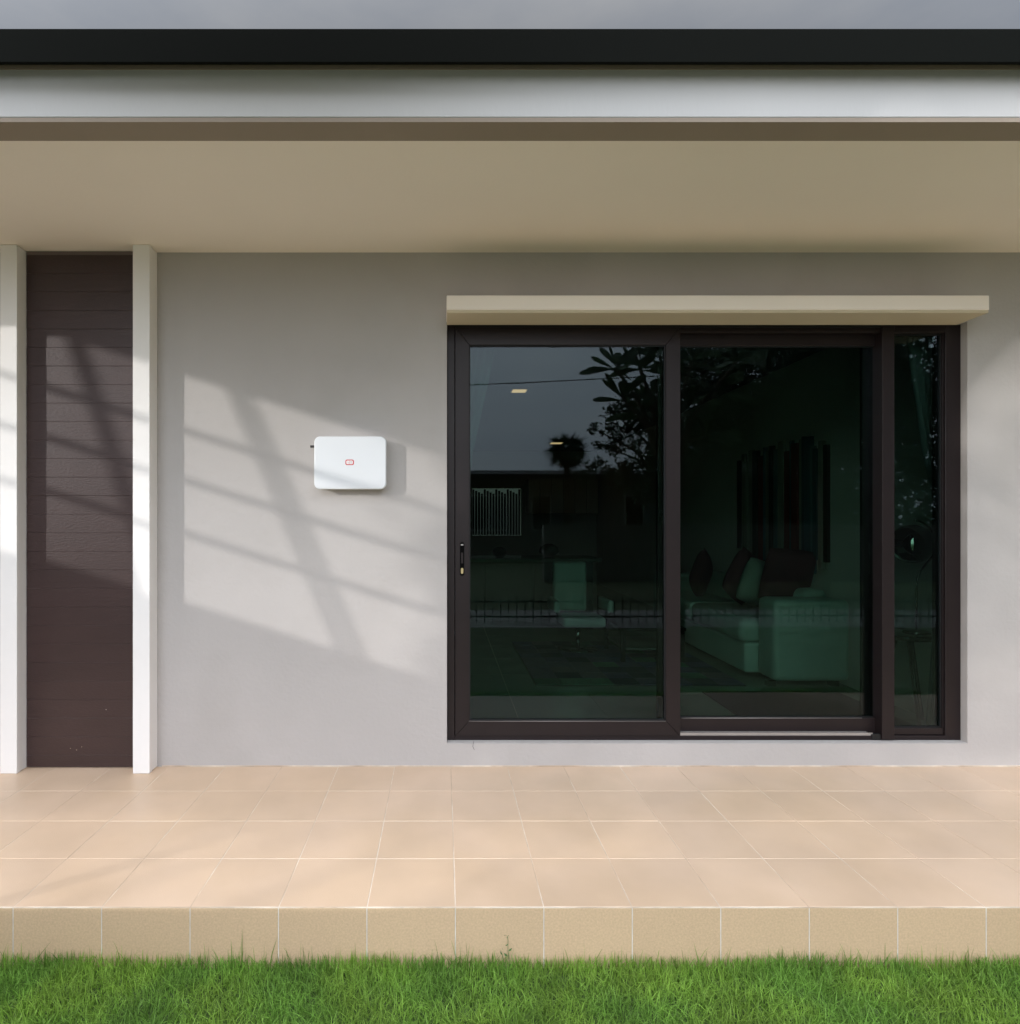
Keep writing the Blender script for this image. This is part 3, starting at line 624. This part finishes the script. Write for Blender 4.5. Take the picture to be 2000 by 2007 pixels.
def finger_leaf(bm, c, dirv, ln_, wd_):
    dirv = dirv.normalized(); s = dirv.cross(Vector((0, 0, 1)) if abs(dirv.z) < .9 else Vector((0, 1, 0))).normalized()
    s = (s*.6+dirv.cross(Vector((0, 1, 0))).normalized()*.8).normalized()
    prof = [(0, .10), (.25, .45), (.5, .85), (.72, 1.0), (.88, .8), (1.0, .25)]; prev = None
    for t_, w_ in prof:
        p = c+dirv*ln_*t_+Vector((0, 0, -.10*ln_*t_*t_)); a, b = bm.verts.new(p-s*wd_*w_/2), bm.verts.new(p+s*wd_*w_/2)
        if prev: bm.faces.new((prev[0], prev[1], b, a))
        prev = (a, b)
bms = bmesh.new()
for t_ in tips:
    for k in range(12):
        a = 2*math.pi*k*.381966+random.random()*.3; el_ = random.uniform(-.25, 1.0)
        finger_leaf(bms, t_+Vector((0, 0, random.uniform(-.05, .05))), Vector((math.cos(a)*math.cos(el_), math.sin(a)*math.cos(el_)*.8, math.sin(el_))), random.uniform(.36, .48), random.uniform(.105, .135))
done('crown', bms, M['leaf'], fp)
# fan palm
pl = thing('fan_palm', 'small fan palm rising above the neighbour roof in the mirror image', 'palm', (5.2, -22+1.6, LZ))
pc = rp_(1112, 885, 23.4); tube('trunk', [(pc.x, pc.y, LZ), (pc.x+.05, pc.y, 2.0), pc], [.17, .13, .11], M['bark'], pl, 9)
bms = bmesh.new()
for k in range(40):
    a = k*2.399; el_ = -1.0+2.4*(k % 24)/23; dv = Vector((math.cos(a)*math.cos(el_), math.sin(a)*math.cos(el_), math.sin(el_)))
    hub = pc+dv*(random.uniform(.25, .42) if k < 24 else random.uniform(.0, .15)); u = dv.orthogonal().normalized(); v_ = dv.cross(u)
    u = (u*math.cos(k*1.7)+v_*math.sin(k*1.7)).normalized()
    for j in range(11):
        b = math.radians(-62+124*j/10); dd = (dv*math.cos(b)+u*math.sin(b)); s = dd.cross(dv.cross(u)).normalized()*.030
        e_ = hub+dd*random.uniform(.45, .70)+Vector((0, 0, -.10)); q = [hub-s*.4, hub+dd*.22+s, e_, hub+dd*.22-s]
        bms.faces.new([bms.verts.new(p) for p in q])
    s = Vector((.012, 0, .012)); bms.faces.new([bms.verts.new(p) for p in (pc-s, pc+s, hub+s, hub-s)])
done('crown', bms, M['leafd'], pl)
# overhead cable
o = tube('overhead_cable', [rp_(700, 757, 14), rp_(922, 752, 14), rp_(1030, 748, 14), rp_(1145, 742, 14), rp_(1500, 724, 14), rp_(1900, 700, 14)], .012, M['black'], None, 6); tag(o, 'thin black overhead cable crossing the mirrored sky', 'cable')

# ---- added unseen casters that shade the front: screen, low wall, sail and hedge
def C(X, Z, k=2.2): return (X-1.4*k, Z+SZ*k)
scn = thing('shadow_screen', 'added steel screen with sloping bars, unseen at left, shaped to pattern the sun on the wall', 'screen', (-4.5, -2.2, LZ))  # added caster: panels and bars shaped to cut the sun patch on the wall
YS0, YS1 = -2.22, -2.18
def zl(X, z0): return z0-.315*(X+1.38)
XA, XB = -2.55, .09
prism('lower_panel', [C(XA, -.20), C(XB, -.20), C(XB, zl(XB, .878)), C(XA, zl(XA, .878))], YS0, YS1, M['steel'], scn)
prism('upper_panel', [C(XA, zl(XA, 2.085)), C(XB, zl(XB, 2.085)), C(XB, 2.42), C(XA, 2.60)], YS0, YS1, M['steel'], scn)
for z0 in (1.791, 1.527, 1.243):
    prism('bar', [C(XA, zl(XA, z0)-.019), C(XB, zl(XB, z0)-.019), C(XB, zl(XB, z0)+.019), C(XA, zl(XA, z0)+.019)], YS0, YS1, M['steel'], scn)
def leaning(Xt, zt_, sl, w_):
    zb_ = zl(Xt, .878)-.3; xb = Xt+(zt_-zb_)/sl
    prism('leaning_bar', [C(Xt-w_, zt_), C(Xt+w_, zt_), C(xb+w_, zb_), C(xb-w_, zb_)], YS0-.05, YS0-.01, M['steel'], scn)
[leaning(-1.21+q*.07, 2.06, 2.36-.06*q, .0060) for q in range(2)]; [leaning(-2.01+q*.04, 2.30, 3.0, .009) for q in range(2)] 
obox('post', C(XB, 0)[0], C(XB, 0)[0]+.06, YS0, YS1, LZ-.02, 3.3, M['steel'], scn); obox('post', C(XA, 0)[0]-.06, C(XA, 0)[0], YS0, YS1, LZ-.02, 3.55, M['steel'], scn)
lw = obox('shadow_wall', -6.4, -.85, -2.32, -2.18, LZ-.01, .38, M['nwall']); tag(lw, 'added low wall across the lawn, unseen, keeping the sun off the terrace riser', 'wall')  # added to keep the low sun off the terrace riser
sa = thing('shadow_sail', 'added triangular sand coloured cloth, unseen, casting the diagonal shadow edge on the right wall', 'shade sail', (-.8, -2.2, 2.5))  # added cloth: its edge draws the diagonal shade on the right wall
bm = bmesh.new(); 
A, B_, D_ = C(2.55, 1.72), C(3.9, 3.16), C(1.0, 2.65)
prism('cloth', [A, B_, D_], -2.203, -2.197, M['sail'], sa)
tube('rope', [(A[0], -2.2, A[1]), (-2.93, -2.2, 2.6)], .004, M['black'], sa, 5); tube('rope', [(D_[0], -2.2, D_[1]), (-2.93, -2.2, 3.25)], .004, M['black'], sa, 5); tube('rope', [(B_[0], -2.2, B_[1]), (3.6, -2.6, 4.6)], .004, M['black'], sa, 5)
hg = thing('hedge', 'added hedge foliage, unseen at left, shaped to shade the window and dapple the terrace', 'hedge', (-5.4, -5, LZ))  # added foliage: keeps sun off the window, gaps leave dapples on the floor
cl = []
for i in range(15):
    for j in range(9): cl.append((-6.98+i*.144, -5.2+random.uniform(-.15, .15), 2.26+j*.30, .24, .30, .26))
for j in range(18): cl.append((-4.74, -5.2, 2.2+j*.15, .09, .1, .12)); cl.append((-4.66, -5.2, 2.2+j*.15, .05, .08, .1))
leaf_cloud('foliage', cl, 42000, .075, M['leafd'], hg, .6, .4)
cl = [(random.uniform(-5.5, -3.9), -5.2+random.uniform(-.1, .1), random.uniform(1.80, 2.02), .10, .10, .06) for _ in range(14)]
cl += [(-7.5+i*.17, -5.2+random.uniform(-.1, .1), 1.93+random.uniform(-.03, .03), .16, .15, .12) for i in range(12)]
cl += [(random.uniform(-5.5, -3.3), -5.2+random.uniform(-.1, .1), random.uniform(-.1, 1.6), .22, .22, .17) for _ in range(130)]
cl += [(-4.9+i*.17, -5.2, 1.64, .16, .15, .11) for i in range(10)]
leaf_cloud('lower_foliage', cl, 26000, .075, M['leafd'], hg, .6, .4)
leaf_cloud('thin_foliage', [(-4.42+.2*(j % 2), -5.2+random.uniform(-.2, .2), 2.25+j*.14, .17, .2, .16) for j in range(13)], 1150, .06, M['leafd'], hg, .6, .4)  # loose leaves added to weaken the sun on the right wall
bm = bmesh.new()
for i in range(6): tube_bm(bm, [(-6.9+i*.6, -5.2, LZ-.02), (-6.9+i*.6, -5.2, 3.6)], [.035, .02], 6)
done('stems', bm, M['bark'], hg)
print('objects', len(bpy.data.objects))
